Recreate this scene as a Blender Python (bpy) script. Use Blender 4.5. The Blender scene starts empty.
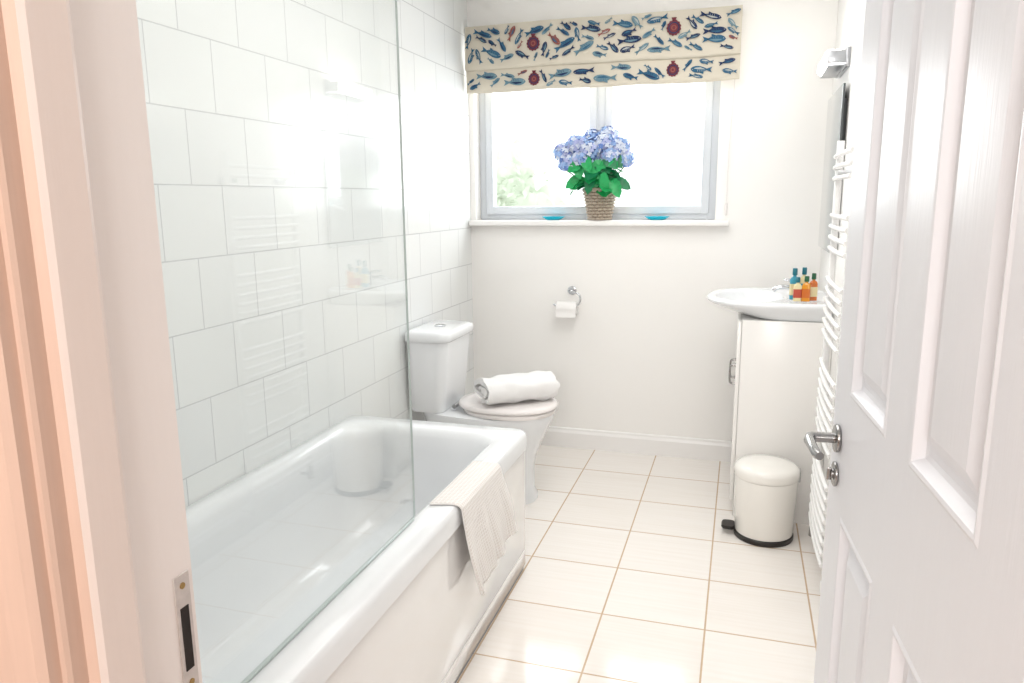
import bpy, bmesh, math, random
from mathutils import Vector, Matrix, noise
random.seed(7)
S=bpy.context.scene
COL=S.collection
pi=math.pi
# ---------------------------------------------------------------- materials
def newmat(name):
    m=bpy.data.materials.new(name); m.use_nodes=True
    nt=m.node_tree; b=nt.nodes['Principled BSDF']
    return m,nt,b
def srgb(c):
    return tuple(((x/255)/12.92 if x/255<=0.04045 else ((x/255+0.055)/1.055)**2.4) for x in c)
def mat(name,rgb,rough=0.5,metal=0.0,var=0.03,nscale=8.0,bump=0.0,bscale=60.0,coat=0.0,emis=None,estr=0.0,sheen=0.0,stretch=None,spec=None,bdist=.002):
    m,nt,b=newmat(name); N=nt.nodes; L=nt.links
    c=srgb(rgb)
    tc=N.new('ShaderNodeTexCoord'); mp=N.new('ShaderNodeMapping')
    if stretch: mp.inputs['Scale'].default_value=stretch
    L.new(tc.outputs['Object'],mp.inputs['Vector'])
    nz=N.new('ShaderNodeTexNoise'); nz.inputs['Scale'].default_value=nscale; nz.inputs['Detail'].default_value=3
    L.new(mp.outputs[0],nz.inputs['Vector'])
    mx=N.new('ShaderNodeMix'); mx.data_type='RGBA'
    mx.inputs[6].default_value=(*[x*(1-var) for x in c],1); mx.inputs[7].default_value=(*[min(1,x*(1+var)) for x in c],1)
    L.new(nz.outputs['Fac'],mx.inputs[0]); L.new(mx.outputs[2],b.inputs['Base Color'])
    b.inputs['Roughness'].default_value=rough; b.inputs['Metallic'].default_value=metal
    b.inputs['Coat Weight'].default_value=coat
    b.inputs['Sheen Weight'].default_value=sheen
    if spec is not None: b.inputs['Specular IOR Level'].default_value=spec
    if emis: 
        b.inputs['Emission Color'].default_value=(*srgb(emis),1); b.inputs['Emission Strength'].default_value=estr
    if bump>0:
        n2=N.new('ShaderNodeTexNoise'); n2.inputs['Scale'].default_value=bscale; n2.inputs['Detail'].default_value=2
        L.new(mp.outputs[0],n2.inputs['Vector'])
        bp=N.new('ShaderNodeBump'); bp.inputs['Strength'].default_value=bump; bp.inputs['Distance'].default_value=bdist
        L.new(n2.outputs['Fac'],bp.inputs['Height']); L.new(bp.outputs[0],b.inputs['Normal'])
    return m
def tilemat(name,axes,offs,w,h,mort,brickoff,c1,c2,cm,rough,streak=False,bumpd=0.002,spec=.5):
    m,nt,b=newmat(name); N=nt.nodes; L=nt.links
    g=N.new('ShaderNodeNewGeometry'); sp=N.new('ShaderNodeSeparateXYZ'); cb=N.new('ShaderNodeCombineXYZ')
    L.new(g.outputs['Position'],sp.inputs[0])
    for i,a in enumerate(axes):
        ad=N.new('ShaderNodeMath'); ad.operation='ADD'; ad.inputs[1].default_value=offs[i]
        L.new(sp.outputs[a],ad.inputs[0]); L.new(ad.outputs[0],cb.inputs[i])
    br=N.new('ShaderNodeTexBrick'); br.offset=brickoff; br.offset_frequency=2; br.squash=1.0
    br.inputs['Scale'].default_value=1; br.inputs['Mortar Size'].default_value=mort; br.inputs['Mortar Smooth'].default_value=0.15
    br.inputs['Brick Width'].default_value=w; br.inputs['Row Height'].default_value=h
    br.inputs['Color1'].default_value=(*srgb(c1),1); br.inputs['Color2'].default_value=(*srgb(c2),1); br.inputs['Mortar'].default_value=(*srgb(cm),1)
    L.new(cb.outputs[0],br.inputs['Vector'])
    col=br.outputs['Color']
    if streak:
        mp=N.new('ShaderNodeMapping'); mp.inputs['Scale'].default_value=(1.5,40,1)
        L.new(cb.outputs[0],mp.inputs['Vector'])
        nz=N.new('ShaderNodeTexNoise'); nz.inputs['Scale'].default_value=1.5; nz.inputs['Detail'].default_value=4
        L.new(mp.outputs[0],nz.inputs['Vector'])
        cr=N.new('ShaderNodeValToRGB'); cr.color_ramp.elements[0].color=(0.965,0.955,0.94,1); cr.color_ramp.elements[1].color=(1,1,1,1)
        cr.color_ramp.elements[0].position=.3; cr.color_ramp.elements[1].position=.6
        L.new(nz.outputs['Fac'],cr.inputs[0])
        mx=N.new('ShaderNodeMix'); mx.data_type='RGBA'; mx.blend_type='MULTIPLY'; mx.inputs[0].default_value=1
        L.new(col,mx.inputs[6]); L.new(cr.outputs[0],mx.inputs[7]); col=mx.outputs[2]
    L.new(col,b.inputs['Base Color'])
    b.inputs['Roughness'].default_value=rough; b.inputs['Specular IOR Level'].default_value=spec
    n2=N.new('ShaderNodeTexNoise'); n2.inputs['Scale'].default_value=5
    L.new(cb.outputs[0],n2.inputs['Vector'])
    sb=N.new('ShaderNodeMath'); sb.operation='MULTIPLY_ADD'; sb.inputs[1].default_value=-1.0
    m2=N.new('ShaderNodeMath'); m2.operation='MULTIPLY'; m2.inputs[1].default_value=0.6
    L.new(n2.outputs['Fac'],m2.inputs[0]); L.new(br.outputs['Fac'],sb.inputs[0]); L.new(m2.outputs[0],sb.inputs[2])
    bp=N.new('ShaderNodeBump'); bp.inputs['Strength'].default_value=0.5; bp.inputs['Distance'].default_value=bumpd
    L.new(sb.outputs[0],bp.inputs['Height']); L.new(bp.outputs[0],b.inputs['Normal'])
    return m
def thinglass(name,tint,refl=1.0):
    m=bpy.data.materials.new(name); m.use_nodes=True; nt=m.node_tree; N=nt.nodes; L=nt.links
    for n in list(N): N.remove(n)
    o=N.new('ShaderNodeOutputMaterial'); t=N.new('ShaderNodeBsdfTransparent'); t.inputs[0].default_value=(*tint,1)
    g=N.new('ShaderNodeBsdfGlossy'); g.inputs['Roughness'].default_value=0.0
    g.inputs['Color'].default_value=(refl,refl,refl,1)
    ge=N.new('ShaderNodeNewGeometry'); mr=N.new('ShaderNodeMapRange'); mr.inputs[3].default_value=1.5; mr.inputs[4].default_value=1/1.5
    L.new(ge.outputs['Backfacing'],mr.inputs[0])
    fr=N.new('ShaderNodeFresnel'); L.new(mr.outputs[0],fr.inputs['IOR'])
    mx=N.new('ShaderNodeMixShader'); L.new(fr.outputs[0],mx.inputs[0]); L.new(t.outputs[0],mx.inputs[1]); L.new(g.outputs[0],mx.inputs[2])
    L.new(mx.outputs[0],o.inputs[0]); return m
def wafflemat(name,rgb):
    m,nt,b=newmat(name); N=nt.nodes; L=nt.links
    b.inputs['Roughness'].default_value=.95; b.inputs['Sheen Weight'].default_value=.3
    uv=N.new('ShaderNodeTexCoord')
    br=N.new('ShaderNodeTexBrick'); br.offset=0; br.inputs['Scale'].default_value=1
    br.inputs['Brick Width'].default_value=.0115; br.inputs['Row Height'].default_value=.0115; br.inputs['Mortar Size'].default_value=.003; br.inputs['Mortar Smooth'].default_value=.9
    c=srgb(rgb); k=(.87,.84,.82)
    br.inputs['Color1'].default_value=(*[x*y for x,y in zip(c,k)],1); br.inputs['Color2'].default_value=(*[x*y*1.02 for x,y in zip(c,k)],1); br.inputs['Mortar'].default_value=(*c,1)
    L.new(uv.outputs['UV'],br.inputs['Vector']); L.new(br.outputs['Color'],b.inputs['Base Color'])
    bp=N.new('ShaderNodeBump'); bp.inputs['Strength'].default_value=.5; bp.inputs['Distance'].default_value=.003
    L.new(br.outputs['Fac'],bp.inputs['Height']); L.new(bp.outputs[0],b.inputs['Normal'])
    return m

M={}
M['wall']=mat('wall_paint',(252,250,247),.6,var=.01,bump=.08,bscale=90)
M['ceil']=mat('ceiling_paint',(248,248,246),.7,var=.01)
M['hall']=mat('hall_paint',(214,196,184),.7,var=.02)
M['walltile']=tilemat('white_wall_tile',(1,2),(0.28,-0.025),.25,.2,.0018,.5,(239,241,240),(236,238,238),(204,206,207),.16,bumpd=.0012,spec=.4)
M['floortile']=tilemat('cream_floor_tile',(0,1),(0.055+10*.337,-2.93+20*.331),.337,.331,.0032,0,(249,244,239),(246,240,234),(208,182,154),.12,streak=True,bumpd=.0012,spec=.5)
M['trim']=mat('white_gloss_paint',(249,247,245),.3,var=.015)
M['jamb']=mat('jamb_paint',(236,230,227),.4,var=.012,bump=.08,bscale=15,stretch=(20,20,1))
M['jamb2']=mat('jamb_shaded_cream',(226,213,206),.4,var=.02,bump=.08,bscale=15,stretch=(20,20,1))  # jamb colour with light shading painted in, for the stop
M['jamb3']=mat('jamb_shaded_tan',(204,176,160),.45,var=.08,nscale=9,bump=.1,bscale=15,stretch=(12,12,.8))  # jamb colour with warm shade painted in, for the hall side
M['door']=mat('door_paint',(231,231,235),.35,var=.012,nscale=6,bump=.25,bscale=14,stretch=(9,9,.8))
M['upvc']=mat('white_upvc',(217,221,226),.5,var=.01,spec=.2)
M['ceramic']=mat('white_ceramic',(242,244,246),.07,var=.01,coat=.3)
M['acrylic']=mat('white_acrylic',(239,241,243),.1,var=.01,coat=.3)
M['panel']=mat('bath_panel_acrylic',(244,242,240),.07,var=.01,coat=.8)
M['plastic']=mat('white_plastic',(240,235,233),.2,var=.01)
M['chrome']=mat('chrome',(205,207,210),.12,1.0,var=.02)
M['chromed']=mat('satin_chrome',(176,178,182),.3,1.0,var=.02)
M['steel']=mat('brushed_steel',(158,157,156),.22,1.0,var=.05)
M['dark']=mat('dark_plastic',(38,34,32),.4,var=.05)
M['medge']=mat('mirror_edge_grey',(80,84,86),.3,.3,var=.05)
M['plinth']=mat('grey_sealant',(150,154,160),.6,var=.05)
M['brass']=mat('aged_brass',(170,140,90),.4,1.0,var=.1)
M['plate']=mat('worn_painted_plate',(200,192,188),.35,.3,var=.25,nscale=90)
M['hole']=mat('latch_recess',(30,22,18),.8,var=.1)
M['cab']=mat('cabinet_white',(247,245,242),.25,var=.01)
M['bin']=mat('cream_enamel',(246,243,237),.2,var=.01,coat=.3)
M['rad']=mat('radiator_white',(249,248,247),.25,var=.01)
M['glass']=thinglass('screen_glass',(.968,.980,.978),1.0)
M['wglass']=thinglass('window_glass',(.98,.99,.99),.8)
M['gedge']=mat('glass_edge_green',(194,206,204),.15,var=.05)
M['mirror']=mat('mirror_silver',(180,186,189),.03,1.0,var=0)
M['towel']=mat('white_towelling',(248,247,246),.95,var=.04,bump=1.0,bscale=240,sheen=.4,bdist=.004)
M['waffle']=wafflemat('white_waffle_cloth',(250,247,244))
M['paper']=mat('toilet_paper',(250,248,246),.95,var=.02,bump=.3,bscale=200)
M['fabric']=mat('cream_linen',(214,206,190),.9,var=.04,bump=.4,bscale=400)
M['lining']=mat('blind_lining',(212,205,192),.9,var=.03)
M['navy']=mat('print_navy',(32,50,86),.9,var=.35,nscale=90)
M['teal']=mat('print_teal',(50,96,126),.9,var=.35,nscale=90)
M['sky']=mat('print_pale_blue',(104,136,150),.9,var=.25,nscale=90)
M['red']=mat('print_red',(112,50,60),.9,var=.3,nscale=80)
M['rust']=mat('print_rust',(146,84,76),.9,var=.25,nscale=80)
M['pale']=mat('print_pale',(180,184,180),.9,var=.15,nscale=90)
M['wick']=mat('wicker',(184,170,154),.7,var=.25,nscale=40,bump=.5,bscale=120)
M['wick2']=mat('wicker_dark',(158,138,118),.7,var=.25,nscale=40)
M['leaf']=mat('leaf_green',(30,164,90),.4,var=.35,nscale=25)
M['leaf2']=mat('leaf_dark_green',(8,116,70),.4,var=.35,nscale=25)
M['stem']=mat('stem_green',(70,120,60),.6)
M['pet1']=mat('petal_blue',(150,180,226),.7,var=.10,nscale=30)
M['pet2']=mat('petal_lilac',(176,184,224),.7,var=.10,nscale=30)
M['pet3']=mat('petal_pale',(214,222,238),.7,var=.06,nscale=30)
M['pet4']=mat('petal_deep',(104,136,204),.7,var=.12,nscale=30)
M['turq']=mat('turquoise_glass',(20,180,205),.08,var=.1,emis=(20,190,215),estr=.08)
M['amber']=mat('amber_liquid',(222,146,28),.12,var=.1,coat=.5)
M['amber2']=mat('orange_liquid',(206,108,36),.12,var=.1,coat=.5)
M['label']=mat('cream_label',(226,212,166),.5,var=.05)
M['tealcap']=mat('teal_cap',(20,108,124),.3,var=.1)
M['turqlab']=mat('turquoise_label',(60,150,174),.4,var=.1)
M['greencap']=mat('green_cap',(30,90,56),.3,var=.1)
M['redlab']=mat('red_label',(184,74,54),.5,var=.1)
M['lamp']=mat('added_lamp_glass',(250,250,250),.2,emis=(255,250,240),estr=3.0)  # glow of the added ceiling fixture
M['lampoff']=mat('opal_lamp_glass',(250,250,250),.2,emis=(255,252,246),estr=7)
M['hedge']=mat('hedge_leaf',(192,202,182),.8,var=.07,nscale=3)

# ---------------------------------------------------------------- mesh builder
class B:
    def __init__(s): s.v=[];s.f=[];s.m=[]
    def add(s,vs,fs,mi=0,X=None):
        o=len(s.v)
        for p in vs:
            p=Vector(p)
            s.v.append(X@p if X is not None else p)
        for f in fs: s.f.append([i+o for i in f]); s.m.append(mi)
        return s
    def box(s,x0,x1,y0,y1,z0,z1,bev=0,seg=2,mi=0,X=None):
        bm=bmesh.new(); bmesh.ops.create_cube(bm,size=1)
        for v in bm.verts: v.co=Vector(((x0+x1)/2+v.co.x*(x1-x0),(y0+y1)/2+v.co.y*(y1-y0),(z0+z1)/2+v.co.z*(z1-z0)))
        if bev>0: bmesh.ops.bevel(bm,geom=bm.edges[:],offset=bev,segments=seg,profile=.5,affect='EDGES')
        bm.verts.index_update()
        s.add([v.co.copy() for v in bm.verts],[[v.index for v in f.verts] for f in bm.faces],mi,X); bm.free(); return s
    def loft(s,rings,mi=0,cb=True,ct=True,X=None,closed=True):
        n=len(rings[0]); vs=[p for r in rings for p in r]; fs=[]
        for i in range(len(rings)-1):
            for j in range(n if closed else n-1):
                k=(j+1)%n
                fs.append([i*n+j,i*n+k,(i+1)*n+k,(i+1)*n+j])
        if cb: fs.append(list(range(n))[::-1])
        if ct: fs.append([(len(rings)-1)*n+j for j in range(n)])
        return s.add(vs,fs,mi,X)
    def lathe(s,prof,c=(0,0,0),n=40,mi=0,X=None,cb=True,ct=True):
        rings=[[(c[0]+r*math.cos(2*pi*j/n),c[1]+r*math.sin(2*pi*j/n),c[2]+z) for j in range(n)] for r,z in prof]
        return s.loft(rings,mi,cb,ct,X)
    def tube(s,path,r,n=12,mi=0,closed=False,X=None):
        P=[Vector(p) for p in path]; N=len(P); rings=[]
        def tan(i):
            if closed: return (P[(i+1)%N]-P[(i-1)%N]).normalized()
            a=P[max(i-1,0)]; b=P[min(i+1,N-1)]; return (b-a).normalized()
        t=tan(0); u=t.orthogonal().normalized()
        for i in range(N):
            t=tan(i); u=(u-t*u.dot(t)).normalized(); w=t.cross(u)
            rr=r[i] if isinstance(r,(list,tuple)) else r
            rings.append([P[i]+(u*math.cos(2*pi*j/n)+w*math.sin(2*pi*j/n))*rr for j in range(n)])
        if closed: rings.append(rings[0]); return s.loft(rings,mi,False,False,X)
        return s.loft(rings,mi,True,True,X)
    def cyl(s,p0,p1,r,r1=None,n=28,mi=0,bev=0):
        p0=Vector(p0);p1=Vector(p1); r1=r if r1 is None else r1
        d=(p1-p0); Ln=d.length; q=d.normalized().to_track_quat('Z','Y').to_matrix().to_4x4(); X=Matrix.Translation(p0)@q
        if bev>0: prof=[(r-bev,0),(r-bev*.3,bev*.3),(r,bev),(r1,Ln-bev),(r1-bev*.3,Ln-bev*.3),(r1-bev,Ln)]
        else: prof=[(r,0),(r1,Ln)]
        return s.lathe(prof,n=n,mi=mi,X=X)
    def obj(s,name,mats,angle=38,flat=False,recalc=True):
        me=bpy.data.meshes.new(name); me.from_pydata([tuple(v) for v in s.v],[],s.f)
        if not isinstance(mats,(list,tuple)): mats=[mats]
        for m in mats: me.materials.append(M[m])
        for p,mi in zip(me.polygons,s.m): p.material_index=mi; p.use_smooth=not flat
        if recalc:
            bm=bmesh.new(); bm.from_mesh(me); bmesh.ops.recalc_face_normals(bm,faces=bm.faces[:]); bm.to_mesh(me); bm.free()
        if not flat: me.set_sharp_from_angle(angle=math.radians(angle))
        o=bpy.data.objects.new(name,me); COL.objects.link(o); return o
def rr(x0,x1,y0,y1,r,z,nc=8):
    out=[]
    for cx,cy,a0 in ((x1-r,y1-r,0),(x0+r,y1-r,pi/2),(x0+r,y0+r,pi),(x1-r,y0+r,3*pi/2)):
        for i in range(nc+1):
            a=a0+pi/2*i/nc; out.append((cx+r*math.cos(a),cy+r*math.sin(a),z))
    return out
def se(cx,cy,rx,ry,z,p=2.3,n=56):
    o=[]
    for i in range(n):
        a=2*pi*i/n; c=math.cos(a); d=math.sin(a)
        o.append((cx+rx*math.copysign(abs(c)**(2/p),c),cy+ry*math.copysign(abs(d)**(2/p),d),z))
    return o
def smooth(P,k=3):
    P=[Vector(p) for p in P]
    for _ in range(k):
        Q=[P[0]]
        for i in range(len(P)-1): Q.append(P[i].lerp(P[i+1],.25)); Q.append(P[i].lerp(P[i+1],.75))
        Q.append(P[-1]); P=Q
    return P
def lab(o,label=None,cat=None,group=None,kind=None):
    if label: o['label']=label
    if cat: o['category']=cat
    if group: o['group']=group
    if kind: o['kind']=kind
    return o
def thing(name,base,parts,label,cat,group=None):
    base=Vector(base)
    e=bpy.data.objects.new(name,None); COL.objects.link(e); e.location=base; e.empty_display_size=.05
    for p in parts:
        ch=[]
        if isinstance(p,tuple): p,ch=p
        p.data.transform(Matrix.Translation(-base)); p.parent=e
        for c in ch: c.data.transform(Matrix.Translation(-base)); c.parent=p
    return lab(e,label,cat,group)
def single(o,base,label,cat,group=None,kind=None):
    base=Vector(base); o.data.transform(Matrix.Translation(-base)); o.location=base
    return lab(o,label,cat,group,kind)
def struct(o,label,cat): 
    return lab(o,label,cat,kind='structure')

# ---------------------------------------------------------------- dimensions
XL,XR=-1.446,.372; YF,YB=.60,3.92; ZC=2.5
HY=.44
# ---------------------------------------------------------------- shell
b=B(); b.box(XL-.12,XR+.12,HY,YB+.22,-.1,0); struct(b.obj('floor','floortile'),'cream glossy square floor tiles with tan grout','floor')
b=B(); b.box(XL-.12,XR+.12,YF,YB+.22,ZC,ZC+.1); struct(b.obj('ceiling','ceil'),'plain white painted ceiling','ceiling')
b=B(); b.box(XL-.12,XL,YF,YB+.22,0,ZC); struct(b.obj('wall_left','walltile'),'glossy white staggered rectangular wall tiles','wall')
b=B(); b.box(XR,XR+.12,YF,YB+.22,0,ZC); struct(b.obj('wall_right','wall'),'plain white painted wall','wall')
WX0,WX1,WZ0,WZ1=-1.415,-.135,1.245,2.20
b=B(); b.box(XL,XR,YB,YB+.22,0,WZ0); b.box(XL,XR,YB,YB+.22,WZ1,ZC); b.box(XL,WX0,YB,YB+.22,WZ0,WZ1); b.box(WX1,XR,YB,YB+.22,WZ0,WZ1)
struct(b.obj('wall_back','wall'),'white painted wall with window opening','wall')
JX0,JX1=-.545,.283
b=B(); b.box(XL-.12,JX0-.03,HY,YF,0,ZC); b.box(JX1+.03,XR+.12,HY,YF,0,ZC); b.box(JX0-.03,JX1+.03,HY,YF,2.03,ZC)
struct(b.obj('wall_front','wall'),'white painted wall around the doorway','wall')
b=B(); b.box(-1.3,1.3,-1.6,HY-.001,-.1,0); struct(b.obj('floor_hall','hall'),'beige hallway floor','floor')
b=B(); b.box(-1.3,1.3,-1.6,HY-.001,ZC,ZC+.1); struct(b.obj('ceiling_hall','ceil'),'white hallway ceiling','ceiling')
b=B(); b.box(-1.4,-1.3,-1.6,HY-.001,0,ZC); struct(b.obj('wall_hall_left','hall'),'warm beige hallway wall','wall')
b=B(); b.box(1.3,1.4,-1.6,HY-.001,0,ZC); struct(b.obj('wall_hall_right','hall'),'warm beige hallway wall','wall')
b=B(); b.box(-1.4,1.4,-1.7,-1.6,0,ZC); struct(b.obj('wall_hall_back','hall'),'warm beige hallway wall','wall')
b=B(); b.loft([[(x,YB,0),(x,YB-.018,0),(x,YB-.018,.085),(x,YB-.010,.098),(x,YB-.008,.108),(x,YB,.112)] for x in (-1.44,XR-.001)])
struct(b.obj('baseboard_back','trim',angle=20),'white moulded skirting board','baseboard')
b=B(); b.loft([[(XR,y,0),(XR-.018,y,0),(XR-.018,y,.085),(XR-.010,y,.098),(XR-.008,y,.108),(XR,y,.112)] for y in (.66,3.19)])
struct(b.obj('baseboard_right','trim',angle=20),'white moulded skirting board','baseboard')
def jamb(sx,x):
    P=[(x-sx*.03,HY),(x-sx*.002,HY),(x,HY+.004),(x,HY+.019),(x+sx*.010,HY+.022),(x+sx*.013,HY+.028),(x+sx*.013,YF-.094),(x+sx*.011,YF-.089),(x,YF-.083),(x,YF-.004),(x-sx*.004,YF),(x-sx*.03,YF)]
    return P
def jobj(name,sx,x):
    b=B(); P=jamb(sx,x); b.loft([[(p[0],p[1],0) for p in P],[(p[0],p[1],2.03) for p in P]])
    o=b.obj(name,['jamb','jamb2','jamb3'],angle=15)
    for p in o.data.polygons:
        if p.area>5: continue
        y=p.center.y; p.material_index=2 if y<HY+.024 else 1 if y<YF-.080 else 0  # shading by colour: tan hall edge, cream stop, white room side
    return o
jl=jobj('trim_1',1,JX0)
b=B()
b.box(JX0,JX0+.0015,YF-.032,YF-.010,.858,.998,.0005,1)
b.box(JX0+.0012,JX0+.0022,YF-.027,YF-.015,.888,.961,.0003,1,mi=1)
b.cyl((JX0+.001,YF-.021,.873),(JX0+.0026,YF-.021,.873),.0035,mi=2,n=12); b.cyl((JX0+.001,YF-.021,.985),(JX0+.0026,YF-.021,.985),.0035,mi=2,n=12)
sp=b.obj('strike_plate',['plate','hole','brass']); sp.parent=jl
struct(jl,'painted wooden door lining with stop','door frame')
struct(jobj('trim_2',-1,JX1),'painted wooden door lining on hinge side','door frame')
b=B(); b.box(JX0,JX1,HY,YF,2.0,2.03,.003); b.box(JX0,JX1,HY+.03,YF-.085,1.985,2.0,.002)
struct(b.obj('trim_3','jamb',angle=20),'painted wooden door head','door frame')
b=B()
def arch(xa,sx):
    P=[(xa,HY),(xa,HY-.012),(xa-sx*.006,HY-.018),(xa-sx*.03,HY-.020),(xa-sx*.038,HY-.013),(xa-sx*.065,HY-.013),(xa-sx*.07,HY)]
    b.loft([[(p[0],p[1],0) for p in P],[(p[0],p[1],2.1) for p in P]])
arch(JX0-.008,1); arch(JX1+.008,-1); b.box(JX0-.078,JX1+.078,HY-.018,HY,2.035,2.1,.004)
struct(b.obj('trim_4','jamb3',angle=20),'painted moulded architrave around the doorway','door frame')  # architrave carries the painted-in shade tan too

# ---------------------------------------------------------------- window
b=B(); WY=YB+.075
def frame(b,x0,x1,z0,z1,y0,y1,w,bev=.006,mi=0):
    b.box(x0,x0+w,y0,y1,z0,z1,bev,2,mi); b.box(x1-w,x1,y0,y1,z0,z1,bev,2,mi)
    b.box(x0+w*.9,x1-w*.9,y0,y1,z0,z0+w,bev,2,mi); b.box(x0+w*.9,x1-w*.9,y0,y1,z1-w,z1,bev,2,mi)
wz0=WZ0+.022
frame(b,WX0,WX1,wz0,WZ1,WY,WY+.06,.045)
b.box(-.765,-.705,WY,WY+.06,wz0,WZ1,.006)
frame(b,WX0+.04,-.757,wz0+.03,WZ1-.04,WY-.015,WY+.045,.042)
frame(b,-.712,WX1-.035,wz0+.03,WZ1-.04,WY-.015,WY+.045,.042)
wf=b.obj('window_1','upvc')
b=B(); b.box(WX0+.05,-.79,WY+.02,WY+.026,wz0+.06,WZ1-.08); b.box(-.69,WX1-.06,WY+.02,WY+.026,wz0+.06,WZ1-.08)
wg=b.obj('window_pane','wglass'); wg.parent=wf
b=B(); b.box(-.79,-.77,WY-.03,WY-.014,1.62,1.66,.003); b.tube([(-.78,WY-.03,1.65),(-.78,WY-.045,1.645),(-.78,WY-.048,1.6),(-.78,WY-.045,1.55)],.007)
wh=b.obj('window_handle','upvc'); wh.parent=wf
struct(wf,'white framed double casement window with clear glass','window')
b=B(); b.box(-1.44,-.065,YB-.055,YB,WZ0-.008,WZ0+.022,.006,3); b.box(WX0,WX1,YB-.01,WY+.01,WZ0,WZ0+.022,.001)
struct(b.obj('trim_5','trim'),'white painted window sill board','window sill')
b=B(); rnd=random.Random(3)
for (cx,cy,cz,r) in ((-2.15,6.25,.75,.58),(-2.0,6.3,1.15,.42),(-2.12,6.3,1.50,.34),(-1.68,6.2,.95,.45)):
    bm=bmesh.new(); bmesh.ops.create_icosphere(bm,subdivisions=5,radius=r)
    for v in bm.verts: v.co=v.co*(1+.35*noise.noise(v.co*6+Vector((cx,cy,cz)))+.08*noise.noise(v.co*26))
    bm.verts.index_update()
    b.add([v.co+Vector((cx,cy,cz)) for v in bm.verts],[[v.index for v in f.verts] for f in bm.faces]); bm.free()
for i in range(500):
    c=Vector((-1.98+rnd.gauss(0,.2),6.0+rnd.gauss(0,.2),1.05+abs(rnd.gauss(0,.28))*rnd.choice([1,1,-1])))
    q=Matrix.Rotation(rnd.uniform(0,6.28),4,Vector((rnd.uniform(-1,1),rnd.uniform(-1,1),rnd.uniform(-1,1))).normalized())
    s_=rnd.uniform(.03,.05)
    b.add([(-s_,0,0),(0,-s_*.5,0.01),(s_,0,0),(0,s_*.5,.01)],[[0,1,2,3]],0,Matrix.Translation(c)@q)
hd=b.obj('hedge','hedge',flat=False,recalc=False); single(hd,(-2.0,6.2,0),'pale green leafy garden shrub outside the window','shrub',kind='stuff')

# ---------------------------------------------------------------- door leaf
DW,DH,DT=.775,1.975,.038
def doorface(b,w,flip):
    us=[0,.112,.112+.222,DW-.112-.222,DW-.112,DW]; zs=[0,.20,.835,1.045,1.845,DH]
    sg=-1 if flip else 1
    def quad(u0,u1,z0,z1,d): b.add([(u0,d,z0),(u1,d,z0),(u1,d,z1),(u0,d,z1)],[[0,1,2,3]])
    for i in range(5):
        for j in range(5):
            if i in(1,3) and j in(1,3):
                rings=[]
                for ins,dep in ((0,0),(.005,.002),(.010,.001),(.018,-.012),(.024,-.0140),(.030,-.0130),(.034,-.0130),(.056,-.003),(.060,-.0025)):
                    u0,u1,z0,z1=us[i]+ins,us[i+1]-ins,zs[j]+ins,zs[j+1]-ins; d=w+sg*dep
                    rings.append([(u0,d,z0),(u1,d,z0),(u1,d,z1),(u0,d,z1)])
                b.loft(rings,cb=False,ct=True)
            else: quad(us[i],us[i+1],zs[j],zs[j+1],w)
b=B(); doorface(b,DT/2,False); doorface(b,-DT/2,True)
for u0 in (0,DW):
    b.add([(u0,-DT/2,0),(u0,DT/2,0),(u0,DT/2,DH),(u0,-DT/2,DH)],[[0,1,2,3]])
b.add([(0,-DT/2,0),(DW,-DT/2,0),(DW,DT/2,0),(0,DT/2,0)],[[0,1,2,3]]); b.add([(0,-DT/2,DH),(DW,-DT/2,DH),(DW,DT/2,DH),(0,DT/2,DH)],[[0,1,2,3]])
door=b.obj('door_1','door',angle=12)
hz=.935
b=B(); uh=DW-.055
b.cyl((uh,DT/2,hz+.02),(uh,DT/2+.008,hz+.02),.025,bev=.003); b.cyl((uh,DT/2+.006,hz+.02),(uh,DT/2+.046,hz+.02),.009)
b.tube([(uh,DT/2+.038,hz+.02),(uh-.004,DT/2+.048,hz+.02),(uh-.02,DT/2+.052,hz+.02),(uh-.06,DT/2+.052,hz+.020),(uh-.09,DT/2+.051,hz+.019),(uh-.100,DT/2+.048,hz+.019)],[.009,.0095,.009,.008,.008,.007],n=14)
b.cyl((uh,-DT/2,hz+.02),(uh,-DT/2-.008,hz+.02),.026,bev=.003); b.cyl((uh,-DT/2-.006,hz+.02),(uh,-DT/2-.05,hz+.02),.0095)
b.tube([(uh,-DT/2-.047,hz+.02),(uh-.02,-DT/2-.056,hz+.02),(uh-.11,-DT/2-.052,hz+.018)],.009)
hn=b.obj('door_handle','steel')
b=B(); b.cyl((uh,DT/2,hz-.045),(uh,DT/2+.006,hz-.045),.022,bev=.002); b.cyl((uh,DT/2+.004,hz-.045),(uh,DT/2+.010,hz-.045),.008); b.box(uh-.003,uh+.003,DT/2+.008,DT/2+.016,hz-.056,hz-.034,.001)
lk=b.obj('privacy_lock','steel')
hg=[]
for z in (.25,1.0,1.75):
    b=B(); b.cyl((-.004,-DT/2-.004,z-.045),(-.004,-DT/2-.004,z+.045),.006,n=12); hg.append(b.obj('hinge','brass'))
for c in [hn,lk]+hg: c.parent=door
lab(hn,'satin steel lever handle')
door.location=(.250,.625,.012)
dirv=Vector((-.074,1,0)).normalized(); ang=math.atan2(dirv.y,dirv.x)
door.rotation_euler=(0,0,ang)
struct(door,'open white moulded four-panel door with wood grain','door')

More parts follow.
